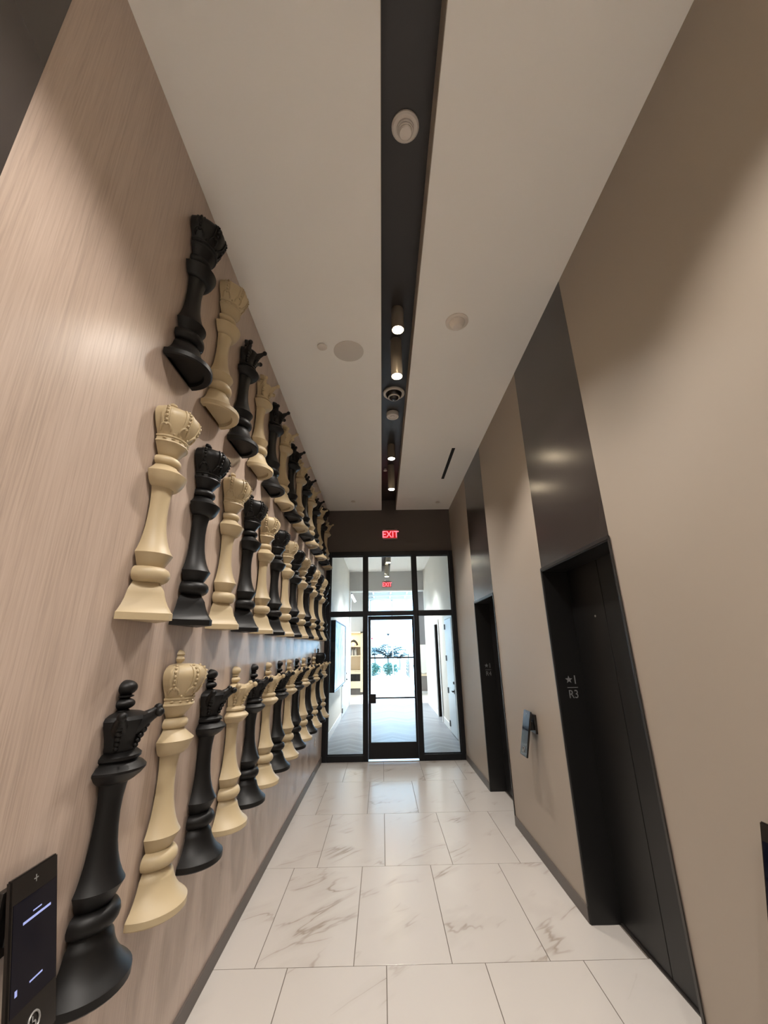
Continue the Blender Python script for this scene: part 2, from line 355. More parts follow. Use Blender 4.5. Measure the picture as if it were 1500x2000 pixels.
for a, b, c, d in ((XJ1, MA0, 0.098, 2.402), (MB1, XK0, 0.098, 2.402), (XJ1, MA0, 2.478, 3.545), (MA1, MB0, 2.478, 3.545), (MB1, XK0, 2.478, 3.545)):
    box('pane', (a, GY, c), (b, GY + 0.006, d), 'glass', sf)
    # glazing stops
    for q in (((a, c), (a + 0.014, d)), ((b - 0.014, c), (b, d)), ((a, c), (b, c + 0.014)), ((a, d - 0.014), (b, d))):
        box('glazing_stop', (q[0][0], GY - 0.02, q[0][1]), (q[1][0], GY - 0.001, q[1][1]), 'black', sf)
dr = empty('door_3', (0.17, YE + 0.03, 0)); struct(dr, 'narrow black framed glass door in the middle of the glass front')
D0, D1 = YE - 0.01, YE + 0.04
box('stile', (MA1 + 0.004, D0, 0.03), (-0.208, D1, 2.396), 'black', dr, 0.004)
box('stile', (0.572, D0, 0.03), (MB0 - 0.004, D1, 2.396), 'black', dr, 0.004)
box('top_rail', (-0.208, D0, 2.325), (0.572, D1, 2.396), 'black', dr, 0.004)
box('bottom_rail', (-0.208, D0, 0.03), (0.572, D1, 0.282), 'black', dr, 0.004)
box('pane', (-0.208, GY, 0.282), (0.572, GY + 0.006, 2.325), 'glass', dr)
bm = bmesh.new(); tube(bm, [(-0.20, D0 - 0.03, 1.655), (0.575, D0 - 0.03, 1.655)], 0.014); tube(bm, [(-0.195, D0 - 0.03, 1.655), (-0.195, D0 + 0.01, 1.655)], 0.014); tube(bm, [(0.578, D0 - 0.03, 1.655), (0.578, D0 + 0.01, 1.655)], 0.014)
finish(bm, 'cross_bar', M['black'], dr, smooth=40)
bm = bmesh.new(); tube(bm, [(-0.12, D0 - 0.03, 0.985), (0.575, D0 - 0.03, 0.985)], 0.014); tube(bm, [(0.578, D0 - 0.03, 0.985), (0.578, D0 + 0.01, 0.985)], 0.014)
finish(bm, 'push_bar', M['black'], dr, smooth=40)
box('lock_case', (-0.235, D0 - 0.05, 0.90), (-0.118, D0 + 0.002, 1.05), 'black', dr, 0.008)
box('threshold', (MA1, F0, 0.001), (MB0, F1, 0.010), 'steel', dr)

# exit signs
def exit_sign(x, y, z, w, hgt, label):
    e = empty('exit_sign', (x, y, z), label, 'exit sign')
    bm = bmesh.new(); abox(bm, (x - w / 2, y - 0.035, z), (x + w / 2, y - 0.001, z + hgt), 0.006); finish(bm, 'housing', M['acryl'], e)
    face = box('sign_face', (x - w * 0.44, y - 0.039, z + hgt * 0.09), (x + w * 0.44, y - 0.036, z + hgt * 0.86), 'red', e)
    bm = bmesh.new(); text_bm(bm, 'EXIT', hgt * 0.92, lambda u, v, q: (x + u * 0.86 + w * 0.02, y - 0.0405 + q, z + hgt * 0.16 + v), 0.003)
    finish(bm, 'lettering', M['redlet'], face)
    box('canopy', (x - w * 0.3, y - 0.03, z + hgt), (x + w * 0.3, y - 0.001, z + hgt + 0.012), 'black', e)
exit_sign(0.196, YE, 3.885, 0.295, 0.205, 'red lit exit sign on the dark wall above the glass front')

# ------------------------------------------------------------------ ceiling fixtures
def downlight(x, y, ztip, ztop, r, label, watts=(SPILL_W, BEAM_W), col=LAMP_COL, spread=115, group='ceiling slot downlights'):
    e = empty('downlight', (x, y, ztop), label, 'downlight', group)
    bm = bmesh.new(); lathe(bm, [(0, ztop - 0.001), (r, ztop - 0.001), (r, ztip), (r * 0.9, ztip), (r * 0.84, ztip + 0.03), (0, ztip + 0.03)], (x, y, 0), 28)
    b = finish(bm, 'lamp_body', M['lampbody'], e, smooth=40)
    bm = bmesh.new(); lathe(bm, [(0, ztip - 0.006), (r * 0.5, ztip - 0.005), (r * 0.86, ztip), (r * 0.86, ztip + 0.016), (0, ztip + 0.016)], (x, y, 0), 24)
    finish(bm, 'lens', M['lens'], e)
    for nm, watt, ang, bl in (('lamp_spill', watts[0], spread, 0.45), ('lamp_beam', watts[1], 66, 1.0)):
        ld = bpy.data.lights.new(nm, 'SPOT'); ld.energy = watt; ld.color = col; ld.spot_size = R(ang); ld.spot_blend = bl if spread < 120 else 0.8; ld.shadow_soft_size = r * 0.75
        lo = bpy.data.objects.new(nm, ld); COL.objects.link(lo); lo.parent = e
        lo.location = (0, 0, ztip - 0.014 - ztop)
LX = 0.182
downlight(LX, -1.15, 4.50, SZ, 0.055, 'added unseen fill lamp in the ceiling slot behind the viewer', (SPILL_W * 2.0, BEAM_W * 2.5))  # unseen lamp added to light the back wall and brighten the near ceiling
downlight(LX, 0.42, 4.50, SZ, 0.055, 'short cylinder downlight in the ceiling slot above the viewer', (SPILL_W, BEAM_W * 1.6))
downlight(LX, 0.80, 4.42, SZ, 0.055, 'cylinder downlight in the slot at the top edge of the view')
downlight(LX, 2.91, 4.495, SZ, 0.055, 'lit downlight nearest the viewer, just before the hanging cylinder')
downlight(LX, 3.30, 4.30, SZ, 0.055, 'hanging cylinder downlight beside the slot camera dome')
downlight(LX, 5.50, 4.495, SZ, 0.055, 'lit downlight beyond the small white detector in the slot')
downlight(LX + 0.012, 6.22, 4.29, SZ, 0.055, 'hanging cylinder downlight closest to the glass front')

def fixture(name, label, cat, loc, parts):
    e = empty(name, loc, label, cat)
    for pn, prof, m in parts:
        bm = bmesh.new(); lathe(bm, prof, loc, 32); finish(bm, pn, M[m], e, smooth=35)
    return e
fixture('sensor_dome', 'large round white sensor in the ceiling slot nearest the viewer', 'sensor', (0.18, 1.545, SZ),
        [('ring', [(0, 0), (0.080, 0), (0.080, -0.012), (0.070, -0.02), (0.052, -0.02), (0, -0.02)], 'white'), ('barrel', [(0.050, -0.018), (0.050, -0.034), (0.045, -0.038), (0.045, -0.05), (0.040, -0.052), (0.040, -0.062), (0.034, -0.068), (0, -0.068)], 'white')])
fixture('camera_dome', 'white ringed dark camera dome in the ceiling slot', 'camera', (0.186, 4.17, SZ),
        [('ring', [(0, 0), (0.128, 0), (0.128, -0.016), (0.118, -0.024), (0.100, -0.024), (0.098, -0.004), (0, -0.004)], 'white'), ('shroud', [(0.098, -0.006), (0.094, -0.03), (0.082, -0.052), (0.070, -0.060), (0, -0.06)], 'dome'),
         ('lens_ring', [(0.058, -0.058), (0.070, -0.058), (0.070, -0.070), (0.060, -0.074), (0.056, -0.068)], 'white'), ('lens_dome', [(0.058, -0.060), (0.052, -0.078), (0.035, -0.090), (0.015, -0.095), (0, -0.096)], 'dome')])
fixture('smoke_detector', 'small white smoke detector in the slot behind the camera dome', 'smoke detector', (0.182, 4.62, SZ),
        [('body', [(0, 0), (0.080, 0), (0.082, -0.04), (0.076, -0.055), (0.055, -0.055), (0.050, -0.046), (0, -0.046)], 'white'), ('sensor', [(0.03, -0.044), (0.028, -0.056), (0, -0.058)], 'whitegrey')])
fixture('ceiling_speaker', 'round flush speaker grille in the ceiling left of the slot', 'speaker', (-0.275, 3.188, ZC), [('grille', [(0, 0), (0.142, 0), (0.142, -0.004), (0.136, -0.007), (0, -0.007)], 'whitegrey')])
fixture('sprinkler_cover', 'small round white cover beside the ceiling speaker', 'sprinkler', (-0.515, 3.115, ZC), [('plate', [(0, 0), (0.030, 0), (0.030, -0.008), (0.045, -0.010), (0.045, -0.014), (0, -0.016)], 'white')])
fixture('ceiling_detector', 'round white detector on the ceiling right of the slot', 'detector', (0.692, 2.83, ZC),
        [('ring', [(0, 0), (0.098, 0), (0.098, -0.008), (0.090, -0.012), (0.070, -0.012), (0, -0.012)], 'white'), ('body', [(0.068, -0.010), (0.066, -0.022), (0.042, -0.060), (0.036, -0.064), (0, -0.064)], 'white')])
fixture('sprinkler_cover', 'tiny pale sprinkler cover near the chess wall and glass front', 'sprinkler', (-0.51, 7.35, ZC), [('plate', [(0, 0), (0.03, 0), (0.03, -0.008), (0.045, -0.010), (0.045, -0.014), (0, -0.016)], 'white')])
fixture('sprinkler_cover', 'tiny pale sprinkler cover near the farther elevator and glass front', 'sprinkler', (1.128, 7.45, ZC), [('plate', [(0, 0), (0.03, 0), (0.03, -0.008), (0.045, -0.010), (0.045, -0.014), (0, -0.016)], 'white')])
fixture('sprinkler_cover', 'tiny pale sprinkler beside the last hanging downlight in the slot', 'sprinkler', (0.10, 6.35, SZ), [('plate', [(0, 0), (0.02, 0), (0.02, -0.03), (0.03, -0.032), (0.03, -0.038), (0, -0.04)], 'white')])
df = empty('linear_diffuser', (1.06, 5.75, ZC), 'black linear air slot in the ceiling near the farther elevator', 'air vent')
box('slot_plate', (1.035, 5.20, ZC - 0.003), (1.083, 6.31, ZC - 0.0005), 'mount', df)
for a in (1.031, 1.083): box('edge', (a, 5.196, ZC - 0.005), (a + 0.004, 6.314, ZC - 0.0005), 'ceil', df)
ap = empty('access_panel', (0.70, 7.42, ZC), 'faint square access panel in the ceiling before the glass front', 'access panel')
box('panel', (0.43, 7.17, ZC - 0.003), (0.975, 7.67, ZC - 0.0005), 'ceil', ap, 0.001)

# ------------------------------------------------------------------ wall kiosks
def kiosk(s, xw, y0, y1, ztop, zbot, dtop, dbot, label, screen=True):
    """s = outward direction of the wall; panel leans out towards the bottom"""
    e = empty('touch_kiosk', (xw + s * 0.02, (y0 + y1) / 2, zbot), label, 'touch panel', 'wall mounted touch panels')
    th = 0.016
    n = Vector((ztop - zbot, 0, dbot - dtop)).normalized()       # face normal in (outward, y, up)
    def F(t, v, off):
        d = dtop + (dbot - dtop) * v + n.x * off; z = ztop + (zbot - ztop) * v + n.z * off
        return Vector((xw + s * d, y0 + (y1 - y0) * t, z))
    def slab(bm, t0, t1, v0, v1, o0, o1):
        hexa(bm, [F(t0, v0, o0), F(t1, v0, o0), F(t1, v1, o0), F(t0, v1, o0), F(t0, v0, o1), F(t1, v0, o1), F(t1, v1, o1), F(t0, v1, o1)])
    bm = bmesh.new(); slab(bm, 0, 1, 0, 1, -th, 0)
    bmesh.ops.recalc_face_normals(bm, faces=bm.faces); bmesh.ops.bevel(bm, geom=list(bm.edges), offset=0.004, segments=2, affect='EDGES')
    p = finish(bm, 'panel', M['kiosk'], e)
    bm = bmesh.new(); slab(bm, 0.05, 0.95, 0.15, 0.74, 0.0, 0.0012); scr = finish(bm, 'screen', M['screen'], e)
    if screen:
        for t0, t1, v0, v1 in ((0.24, 0.82, 0.281, 0.296), (0.44, 0.62, 0.250, 0.258), (0.40, 0.66, 0.631, 0.641), (0.12, 0.165, 0.615, 0.648)):
            bm = bmesh.new(); slab(bm, t0, t1, v0, v1, 0.0013, 0.0018); finish(bm, 'screen_text', M['scrtext'], scr)
    bm = bmesh.new(); slab(bm, 0.455, 0.545, 0.068, 0.074, 0.0, 0.001); slab(bm, 0.493, 0.507, 0.050, 0.092, 0.0, 0.001)
    finish(bm, 'plus_mark', M['silver'], p)
    # round button with a ring and a seated-figure mark
    bm = bmesh.new()
    pts = [F(0.5 + 0.115 * math.cos(a) , 0.865 + 0.115 * (y1 - y0) / (ztop - zbot) * math.sin(a), 0.002) for a in [2 * math.pi * k / 24 for k in range(25)]]
    tube(bm, pts, 0.0025, 6, False); b_ = finish(bm, 'button_ring', M['silver'], e)
    bm = bmesh.new()
    pts = [F(0.5 + 0.040 * math.cos(a) , 0.878 + 0.040 * (y1 - y0) / (ztop - zbot) * math.sin(a), 0.002) for a in [R(200 - 22 * k) for k in range(13)]]
    tube(bm, pts, 0.0016, 5); tube(bm, [F(0.475, 0.835, 0.002), F(0.475, 0.862, 0.002), F(0.525, 0.868, 0.002), F(0.545, 0.89, 0.002)], 0.0016, 5)
    finish(bm, 'button_mark', M['silver'], b_)
    # wall bracket
    zc = ztop - 0.10
    bm = bmesh.new(); ym = (y0 + y1) / 2
    w = (y1 - y0) / 2 + 0.004
    a, b = sorted((xw + s * 0.001, xw + s * 0.022)); abox(bm, (a, ym - w, zc - 0.085), (b, ym + w, zc + 0.075), 0.003)
    finish(bm, 'wall_plate', M['kiosk'], e)
    bm = bmesh.new()
    d0 = dtop + (dbot - dtop) * 0.35 - th
    a, b = sorted((xw + s * 0.02, xw + s * (d0 + 0.004))); abox(bm, (a, ym - 0.05, zc - 0.06), (b, ym + 0.05, zc + 0.01))
    finish(bm, 'bracket_arm', M['mount'], e)
    return e
kiosk(1, XL, 1.386, 1.556, 1.238, 0.842, 0.034, 0.122, 'black touch panel on the wood wall in front of the first black queen')
kiosk(-1, XR, 4.15, 4.335, 1.243, 0.868, 0.050, 0.132, 'black touch panel on the taupe wall between the two elevators', False)
kiosk(-1, XR, 1.575, 1.755, 1.210, 0.825, 0.050, 0.132, 'black touch panel corner at the right edge of the view', False)
ol = empty('wall_outlet', (XL, 7.11, 0.40), 'small white outlet plate low on the wood wall near the glass front', 'outlet')
box('plate', (XL, 7.07, 0.40), (XL + 0.006, 7.145, 0.52), 'white', ol, 0.002)
for z in (0.432, 0.487): box('socket', (XL + 0.006, 7.092, z - 0.014), (XL + 0.008, 7.123, z + 0.014), 'whitegrey', ol)

# ------------------------------------------------------------------ chess relief pieces
NS = 20
def half(prof, name, m, poly=None):
    """half lathe facing +x, closed flat at the back"""
    bm = bmesh.new()
    if poly is None:
        angs = [R(-90 + 180 * i / NS) for i in range(NS + 1)]
        sec = [(math.cos(a), math.sin(a)) for a in angs]
    else: sec = poly
    rings = []
    for r, z in prof:
        if r < 1e-6: rings.append([bm.verts.new((0, 0, z))])
        else: rings.append([bm.verts.new((max(0.0, r * cx), r * sy, z)) for cx, sy in sec])
    n = len(sec)
    for A, B in zip(rings, rings[1:]):
        for i in range(n):
            j = (i + 1) % n
            if len(A) == 1: bm.faces.new((A[0], B[j], B[i]))
            elif len(B) == 1: bm.faces.new((A[i], A[j], B[0]))
            else: bm.faces.new((A[i], A[j], B[j], B[i]))
    return mesh_of(bm, name, m, 32)
def mesh_of(bm, name, m, smooth=32):
    bmesh.ops.recalc_face_normals(bm, faces=bm.faces)
    me = bpy.data.meshes.new(name); bm.to_mesh(me); bm.free(); me.materials.append(m)
    for p in me.polygons: p.use_smooth = True
    me.set_sharp_from_angle(angle=R(smooth))
    return me
def torus_prof(rc, zc, hr, hz, inner, n=8):
    return [(inner, zc - hz)] + [(rc - hr + hr * math.cos(R(-90 + 180 * k / n)), zc + hz * math.sin(R(-90 + 180 * k / n))) for k in range(n + 1)] + [(inner, zc + hz)]
P_BASE = [(0, .018), (.116, .018), (.124, 0), (.157, 0), (.163, .006), (.163, .030), (.158, .035), (.136, .052), (.115, .078), (.102, .102), (.094, .125), (.092, .134), (.082, .146), (.074, .162), (0, .162)]
P_SQ = [(0, .0), (.158, 0), (.158, .028), (.150, .034), (.132, .058), (.117, .085), (.107, .112), (.104, .124), (.088, .146), (.078, .160), (0, .160)]
SQ = [(0, -1), (.90, -.10), (.90, .10), (0, 1)]
P_RING = [(0, .158)] + torus_prof(.103, .194, .034, .034, .062) + [(0, .228)]
P_STEM = [(0, .224), (.068, .225), (.078, .240), (.102, .284), (.090, .303), (.078, .330), (.067, .365), (.059, .405), (.054, .450), (.052, .500), (.054, .545), (.059, .582), (.064, .604), (0, .604)]
P_KCOL = [(0, .600), (.070, .600), (.082, .606), (.094, .619), (.104, .637), (.114, .664), (.098, .677), (.083, .690), (.070, .703), (.064, .712), (0, .712)]
P_KR2 = [(0, .705)] + torus_prof(.080, .734, .025, .024, .050) + [(.056, .762), (.066, .776), (.082, .798), (.093, .812), (0, .814)]
P_CROWN = [(0, .811), (.094, .812), (.100, .817), (.098, .823), (.093, .826), (.093, .840), (.098, .843), (.099, .849), (.092, .853), (.098, .866), (.112, .886), (.126, .912), (.135, .938), (.137, .955), (.132, .973), (.117, .990), (.090, 1.001), (.050, 1.005), (0, 1.006)]
P_KFIN = [(0, .998), (.018, 1.000), (.016, 1.008), (.026, 1.018), (.029, 1.028), (.022, 1.038), (.022, 1.042), (.028, 1.050), (.020, 1.064), (.008, 1.072), (0, 1.073)]
P_QCOL = [(0, .600), (.070, .600), (.084, .608), (.102, .622), (.117, .640), (.117, .648), (.104, .660), (.088, .668), (.084, .673), (.094, .681), (.094, .691), (.080, .702), (.066, .706), (0, .706)]
P_QBODY = [(0, .700), (.068, .702), (.074, .714), (.074, .730), (.080, .752), (.091, .778), (.101, .800), (.104, .816), (.096, .829), (.070, .838), (.035, .843), (0, .843)]
P_QFIN = [(0, .836), (.030, .838), (.028, .846)] + [(.045 * math.cos(R(a)), .869 + .023 * math.sin(R(a))) for a in range(-60, 61, 15)] + [(.026, .892), (.036, .895), (.036, .899), (.026, .902)] + [(.045 * math.cos(R(a)), .928 + .030 * math.sin(R(a))) for a in range(-50, 90, 14)] + [(0, .958)]
def crown_r(z):
    pts = P_CROWN[8:]
    for (r0, z0), (r1, z1) in zip(pts, pts[1:]):
        if z0 <= z <= z1 + 1e-9: return r0 + (r1 - r0) * (z - z0) / max(1e-9, z1 - z0)
    return 0.05
def on_crown(th, z, off=0.0):
    r = crown_r(z) + off
    return Vector((max(0.0, r * math.cos(th)), -r * math.sin(th), z))
def rib_mesh(th, m):
    bm = bmesh.new(); zs = [.880, .900, .920, .940, .957, .973, .988, .998, 1.003]
    rows_ = []
    for z in zs:
        w = R(9.5)
        rows_.append([bm.verts.new(on_crown(th + a, z, o)) for a, o in ((-w, -.003), (-w, .0055), (-w * .6, .0055), (-w * .55, .002), (w * .55, .002), (w * .6, .0055), (w, .0055), (w, -.003))])
    for A, B in zip(rows_, rows_[1:]):
        for i in range(7): bm.faces.new((A[i], A[i + 1], B[i + 1], B[i]))
    return mesh_of(bm, 'rib', m, 40)
def bead_mesh(m):
    bm = bmesh.new()
    for th in RIBS:
        for z in (.893, .912, .931, .950, .968, .985, .997): ball(bm, on_crown(th, z, .004), .0078, 1)
    for a in (45, 0, -45):
        ball(bm, on_crown(R(a), .858, .004), .007, 1)
    return mesh_of(bm, 'beading', m, 60)
def arch_mesh(th, m):
    bm = bmesh.new(); pts = []
    for k in range(13):
        u = -1 + 2 * k / 12
        z = .852 + .046 * (1 - abs(u) ** 3.2)
        pts.append(on_crown(th + R(15) * u, z, .003))
    tube(bm, pts, .0056, 6)
    return mesh_of(bm, 'arch', m, 60)
def gem_mesh(m):
    bm = bmesh.new()
    for th in (67.5, 45, 22.5, 0, -22.5, -45, -67.5):
        t = R(th); c = Vector((.095 * math.cos(t), -.095 * math.sin(t), .8335)); tx = Vector((math.sin(t), math.cos(t), 0)); nx = Vector((math.cos(t), -math.sin(t), 0))
        v = [bm.verts.new(p) for p in (c + tx * .010, c + Vector((0, 0, .006)), c - tx * .010, c - Vector((0, 0, .006)), c + nx * .006)]
        for i in range(4): bm.faces.new((v[i], v[(i + 1) % 4], v[4]))
    return mesh_of(bm, 'band_gems', m, 10)
def horn_mesh(th, m):
    t = R(th); d = Vector((math.cos(t), -math.sin(t), 0))
    bm = bmesh.new()
    Z = lambda r_, z_: d * r_ + Vector((0, 0, z_))
    tube(bm, [Z(.060, .782), Z(.088, .800), Z(.110, .813), Z(.130, .824), Z(.148, .834)], [.036, .030, .021, .0150, .0120], 10)
    ball(bm, Z(.153, .837), .0180, 2)
    # scalloped leaf edge running down the body under the horn
    for r_, z_, q_ in ((.108, .794, .0135), (.100, .775, .013), (.091, .756, .012), (.083, .738, .011), (.077, .721, .010)): ball(bm, Z(r_, z_), q_, 2)
    for v in bm.verts: v.co.x = max(0.0, v.co.x)
    return mesh_of(bm, 'horn', m, 45)
RIBS = [R(a) for a in (67.5, 22.5, -22.5, -67.5)]
HORNS = (58, 0, -58)
LIB = {}
for cname in ('ivory', 'ebony'):
    m = M[cname]
    LIB[cname] = dict(base=half(P_BASE, 'base', m), base_sq=half(P_SQ, 'base', m, SQ), ring=half(P_RING, 'ring', m), stem=half(P_STEM, 'stem', m), kcol=half(P_KCOL, 'collar', m), kneck=half(P_KR2, 'neck', m),
                      crown=half(P_CROWN, 'crown', m), kfin=half(P_KFIN, 'finial', m), qcol=half(P_QCOL, 'collar', m), qbody=half(P_QBODY, 'coronet', m), qfin=half(P_QFIN, 'finial', m),
                      ribs=[rib_mesh(t, m) for t in RIBS], arches=[arch_mesh(t, m) for t in RIBS], beads=bead_mesh(m), gems=gem_mesh(m), horns=[horn_mesh(t, m) for t in HORNS])
bm = bmesh.new()
abox(bm, (-0.0125, -0.025, 0.06), (0.002, 0.025, 0.60)); MOUNT = mesh_of(bm, 'wall_mount', M['mount'])
def part(name, me, parent):
    o = bpy.data.objects.new(name, me); COL.objects.link(o); o.parent = parent; return o
ORD = ['first', 'second', 'third', 'fourth', 'fifth', 'sixth', 'seventh', 'eighth', 'ninth', 'tenth', 'eleventh', 'twelfth', 'thirteenth', 'fourteenth']
def chess_piece(kind, colour, square, y, z, label, group):
    L = LIB[colour]
    e = empty('chess_%s' % kind, (XL + 0.013, y, z), label, 'chess piece', group)
    part('base', L['base_sq'] if square else L['base'], e); part('ring', L['ring'], e); part('stem', L['stem'], e)
    part('wall_mount', MOUNT, e)
    if kind == 'king':
        part('collar', L['kcol'], e); part('neck', L['kneck'], e); c = part('crown', L['crown'], e)
        for me in L['ribs']: part('rib', me, c)
        for me in L['arches']: part('arch', me, c)
        tag(part('beading', L['beads'], c), kind='stuff'); tag(part('band_gems', L['gems'], c), kind='stuff'); part('finial', L['kfin'], e)
    else:
        part('collar', L['qcol'], e); c = part('coronet', L['qbody'], e)
        for me in L['horns']: part('horn', me, c)
        part('finial', L['qfin'], e)
    return e
NP = 14; PY0 = 1.803; PDY = 0.4312
for i in range(NP):
    y = PY0 + PDY * i
    b = i % 2 == 0
    k1 = 'king' if i in (0, 1, 12) else 'queen'
    c1 = 'ebony' if b else 'ivory'
    w = {'ebony': 'black', 'ivory': 'ivory'}
    chess_piece(k1, c1, False, y, 3.216, '%s %s chess piece, %s from the near end of the top row' % (w[c1], k1, ORD[i]), 'top row of chess pieces')
    c2 = 'ivory' if b else 'ebony'
    chess_piece('king', c2, True, y, 1.955, '%s square-based king, %s from the near end of the middle row' % (w[c2], ORD[i]), 'middle row of chess pieces')
    k3 = 'king' if i in (1, 12) else 'queen'
    chess_piece(k3, c1, False, y, 0.765, '%s %s chess piece, %s from the near end of the bottom row' % (w[c1], k3, ORD[i]), 'bottom row of chess pieces')

# ------------------------------------------------------------------ corridor beyond the glass
CX0, CX1, CY0, CY1, CZ = -1.16, 1.56, YE + 0.06, 15.1, 4.52
struct(box('floor_corridor', (CX0 - 0.2, 7.99, -0.06), (CX1 + 0.2, 15.4, -0.001), 'plank'), 'pale chevron plank floor of the corridor beyond the glass')
struct(box('wall_corridor_left', (CX0 - 0.2, CY0 + 0.05, 0), (CX0, CY1 + 0.2, CZ + 0.3), 'farwall'), 'pale left wall of the corridor beyond the glass')
bm = bmesh.new()
for a, b, z0, z1 in ((CY0 + 0.05, 9.30, 0, CZ + 0.3), (9.30, 10.34, 2.52, CZ + 0.3), (10.34, 11.62, 0, CZ + 0.3), (11.62, 12.40, 2.44, CZ + 0.3), (12.40, CY1 + 0.2, 0, CZ + 0.3)):
    abox(bm, (CX1, a, z0), (CX1 + 0.2, b, z1))
struct(finish(bm, 'wall_corridor_right', M['farwall'], origin=(CX1, 11, 0)), 'pale right wall of the corridor beyond the glass')
cc = empty('ceiling_corridor', (0, 11, CZ)); struct(cc, 'pale corridor ceiling with a dark slot beyond the glass')
for a, b in ((CX0, 0.03), (0.33, CX1)): box('ceiling_board', (a, CY0 + 0.05, CZ), (b, CY1, CZ + 0.1), 'farceil', cc)
box('slot_back', (0.0, CY0 + 0.05, CZ + 0.22), (0.36, CY1, CZ + 0.3), 'slot', cc)
box('slot_side', (0.01, CY0 + 0.05, CZ + 0.1), (0.03, CY1, CZ + 0.22), 'slot', cc); box('slot_side', (0.33, CY0 + 0.05, CZ + 0.1), (0.35, CY1, CZ + 0.22), 'slot', cc)
struct(box('wall_corridor_header', (CX0, CY1, 3.83), (CX1, CY1 + 0.2, CZ + 0.3), 'fargrey'), 'grey header wall over the corridor mouth')
struct(box('trim_4', (CX0 + 0.002, CY1 - 0.02, 3.79), (CX1 - 0.002, CY1 + 0.2, 3.83), 'fartrim'), 'white trim under the corridor header')
struct(box('trim_5', (CX0 + 0.001, CY1 - 0.02, 0), (CX0 + 0.05, CY1 + 0.2, 3.79), 'fartrim'), 'white corner trim at the corridor mouth')
struct(box('baseboard_corridor_left', (CX0, CY0 + 0.06, 0), (CX0 + 0.014, 12.40, 0.14), 'fartrim'), 'white baseboard on the corridor left wall')
struct(box('baseboard_corridor_left_end', (CX0, 13.90, 0), (CX0 + 0.014, CY1 - 0.03, 0.14), 'fartrim'), 'white baseboard past the left corridor door')
for i, (a, b) in enumerate(((CY0 + 0.06, 9.20), (10.45, 11.50), (12.52, CY1))):
    struct(box('baseboard_corridor_right_%s' % ('near', 'middle', 'far')[i], (CX1 - 0.014, a, 0), (CX1, b, 0.14), 'fartrim'), 'white baseboard on the corridor right wall, %s' % ('near end', 'between the doors', 'far end')[i])
downlight(0.225, 11.95, 4.22, CZ + 0.22, 0.075, 'nearer cylinder downlight hanging in the corridor beyond the glass', (760, 40), CORR_COL, 124, group='corridor downlights')
downlight(0.20, 14.0, 4.15, CZ + 0.22, 0.075, 'farther cylinder downlight hanging in the corridor beyond the glass', (760, 40), CORR_COL, 124, group='corridor downlights')
exit_sign(0.215, CY1 - 0.001, 3.93, 0.34, 0.22, 'smaller red exit sign on the corridor header seen through the glass')
# left corridor: artwork and door
a = empty('framed_art', (CX0, 10.85, 0.93), 'large black framed abstract grey print on the corridor wall', 'picture')
box('canvas', (CX0 + 0.08, 9.54, 0.96), (CX0 + 0.118, 12.17, 2.41), 'art', a)
for q in (((9.50, 0.93), (9.53, 2.44)), ((12.18, 0.93), (12.21, 2.44)), ((9.53, 0.93), (12.18, 0.955)), ((9.53, 2.415), (12.18, 2.44))):
    box('frame_edge', (CX0 + 0.001, q[0][0], q[0][1]), (CX0 + 0.13, q[1][0], q[1][1]), 'black', a)
def swing_door(n, s, xw, y0, y1, hinge_far, label):
    e = empty('door_%d' % n, (xw, (y0 + y1) / 2, 0)); struct(e, label)
    def bx(nm, d0, d1, ya, yb, z0, z1, m, par=e, bev=0.0):
        A, B = sorted((xw + s * d0, xw + s * d1)); return box(nm, (A, ya, z0), (B, yb, z1), m, par, bev)
    leaf = bx('leaf', 0.004, 0.028, y0 + 0.03, y1 - 0.03, 0.012, 2.44, 'fardoor', e, 0.003)
    for ya, yb, z0, z1 in ((y0 - 0.05, y0 + 0.025, 0, 2.52), (y1 - 0.025, y1 + 0.05, 0, 2.52), (y0 + 0.025, y1 - 0.025, 2.45, 2.52)): bx('casing', 0.001, 0.022, ya, yb, z0, z1, 'fartrim', e, 0.003)
    hy = y1 - 0.05 if hinge_far else y0 + 0.05; ly = y0 + 0.10 if hinge_far else y1 - 0.10
    for z in (0.18, 0.87, 1.57, 2.28): bx('hinge', 0.024, 0.045, hy - 0.05, hy + 0.05, z - 0.06, z + 0.06, 'black', leaf)
    bx('rose', 0.028, 0.036, ly - 0.03, ly + 0.03, 0.87, 0.95, 'black', leaf)
    dy = 0.12 if hinge_far else -0.12
    bx('lever', 0.036, 0.075, min(ly, ly + dy), max(ly, ly + dy), 0.90, 0.925, 'black', leaf, 0.003)
    bx('lock', 0.028, 0.045, ly - 0.025, ly + 0.025, 1.06, 1.11, 'black', leaf)
swing_door(4, 1, CX0, 12.47, 13.82, False, 'pale door with black hinges past the framed art')
swing_door(5, -1, CX1, 9.33, 10.32, True, 'pale bluish door with black hinges on the corridor right wall')
box('door_backing', (CX1 + 0.02, 9.30, 0), (CX1 + 0.18, 10.34, 2.52), 'grey', bpy.data.objects['door_5'])
e = empty('door_6', (CX1, 12.0, 0)); struct(e, 'tall black doorway with white casing on the corridor right wall')
box('dark_leaf', (CX1 + 0.13, 11.60, 0.005), (CX1 + 0.19, 12.42, 2.44), 'matte', e)
for a_, b_ in ((11.60, 11.63), (12.39, 12.42)): box('jamb', (CX1, a_, 0.005), (CX1 + 0.13, b_, 2.44), 'matte', e)
for ya, yb, z0, z1 in ((11.50, 11.61, 0, 2.54), (12.41, 12.50, 0, 2.54), (11.61, 12.41, 2.44, 2.54)): box('casing', (CX1 - 0.03, ya, z0), (CX1 - 0.001, yb, z1), 'fartrim', e, 0.003)
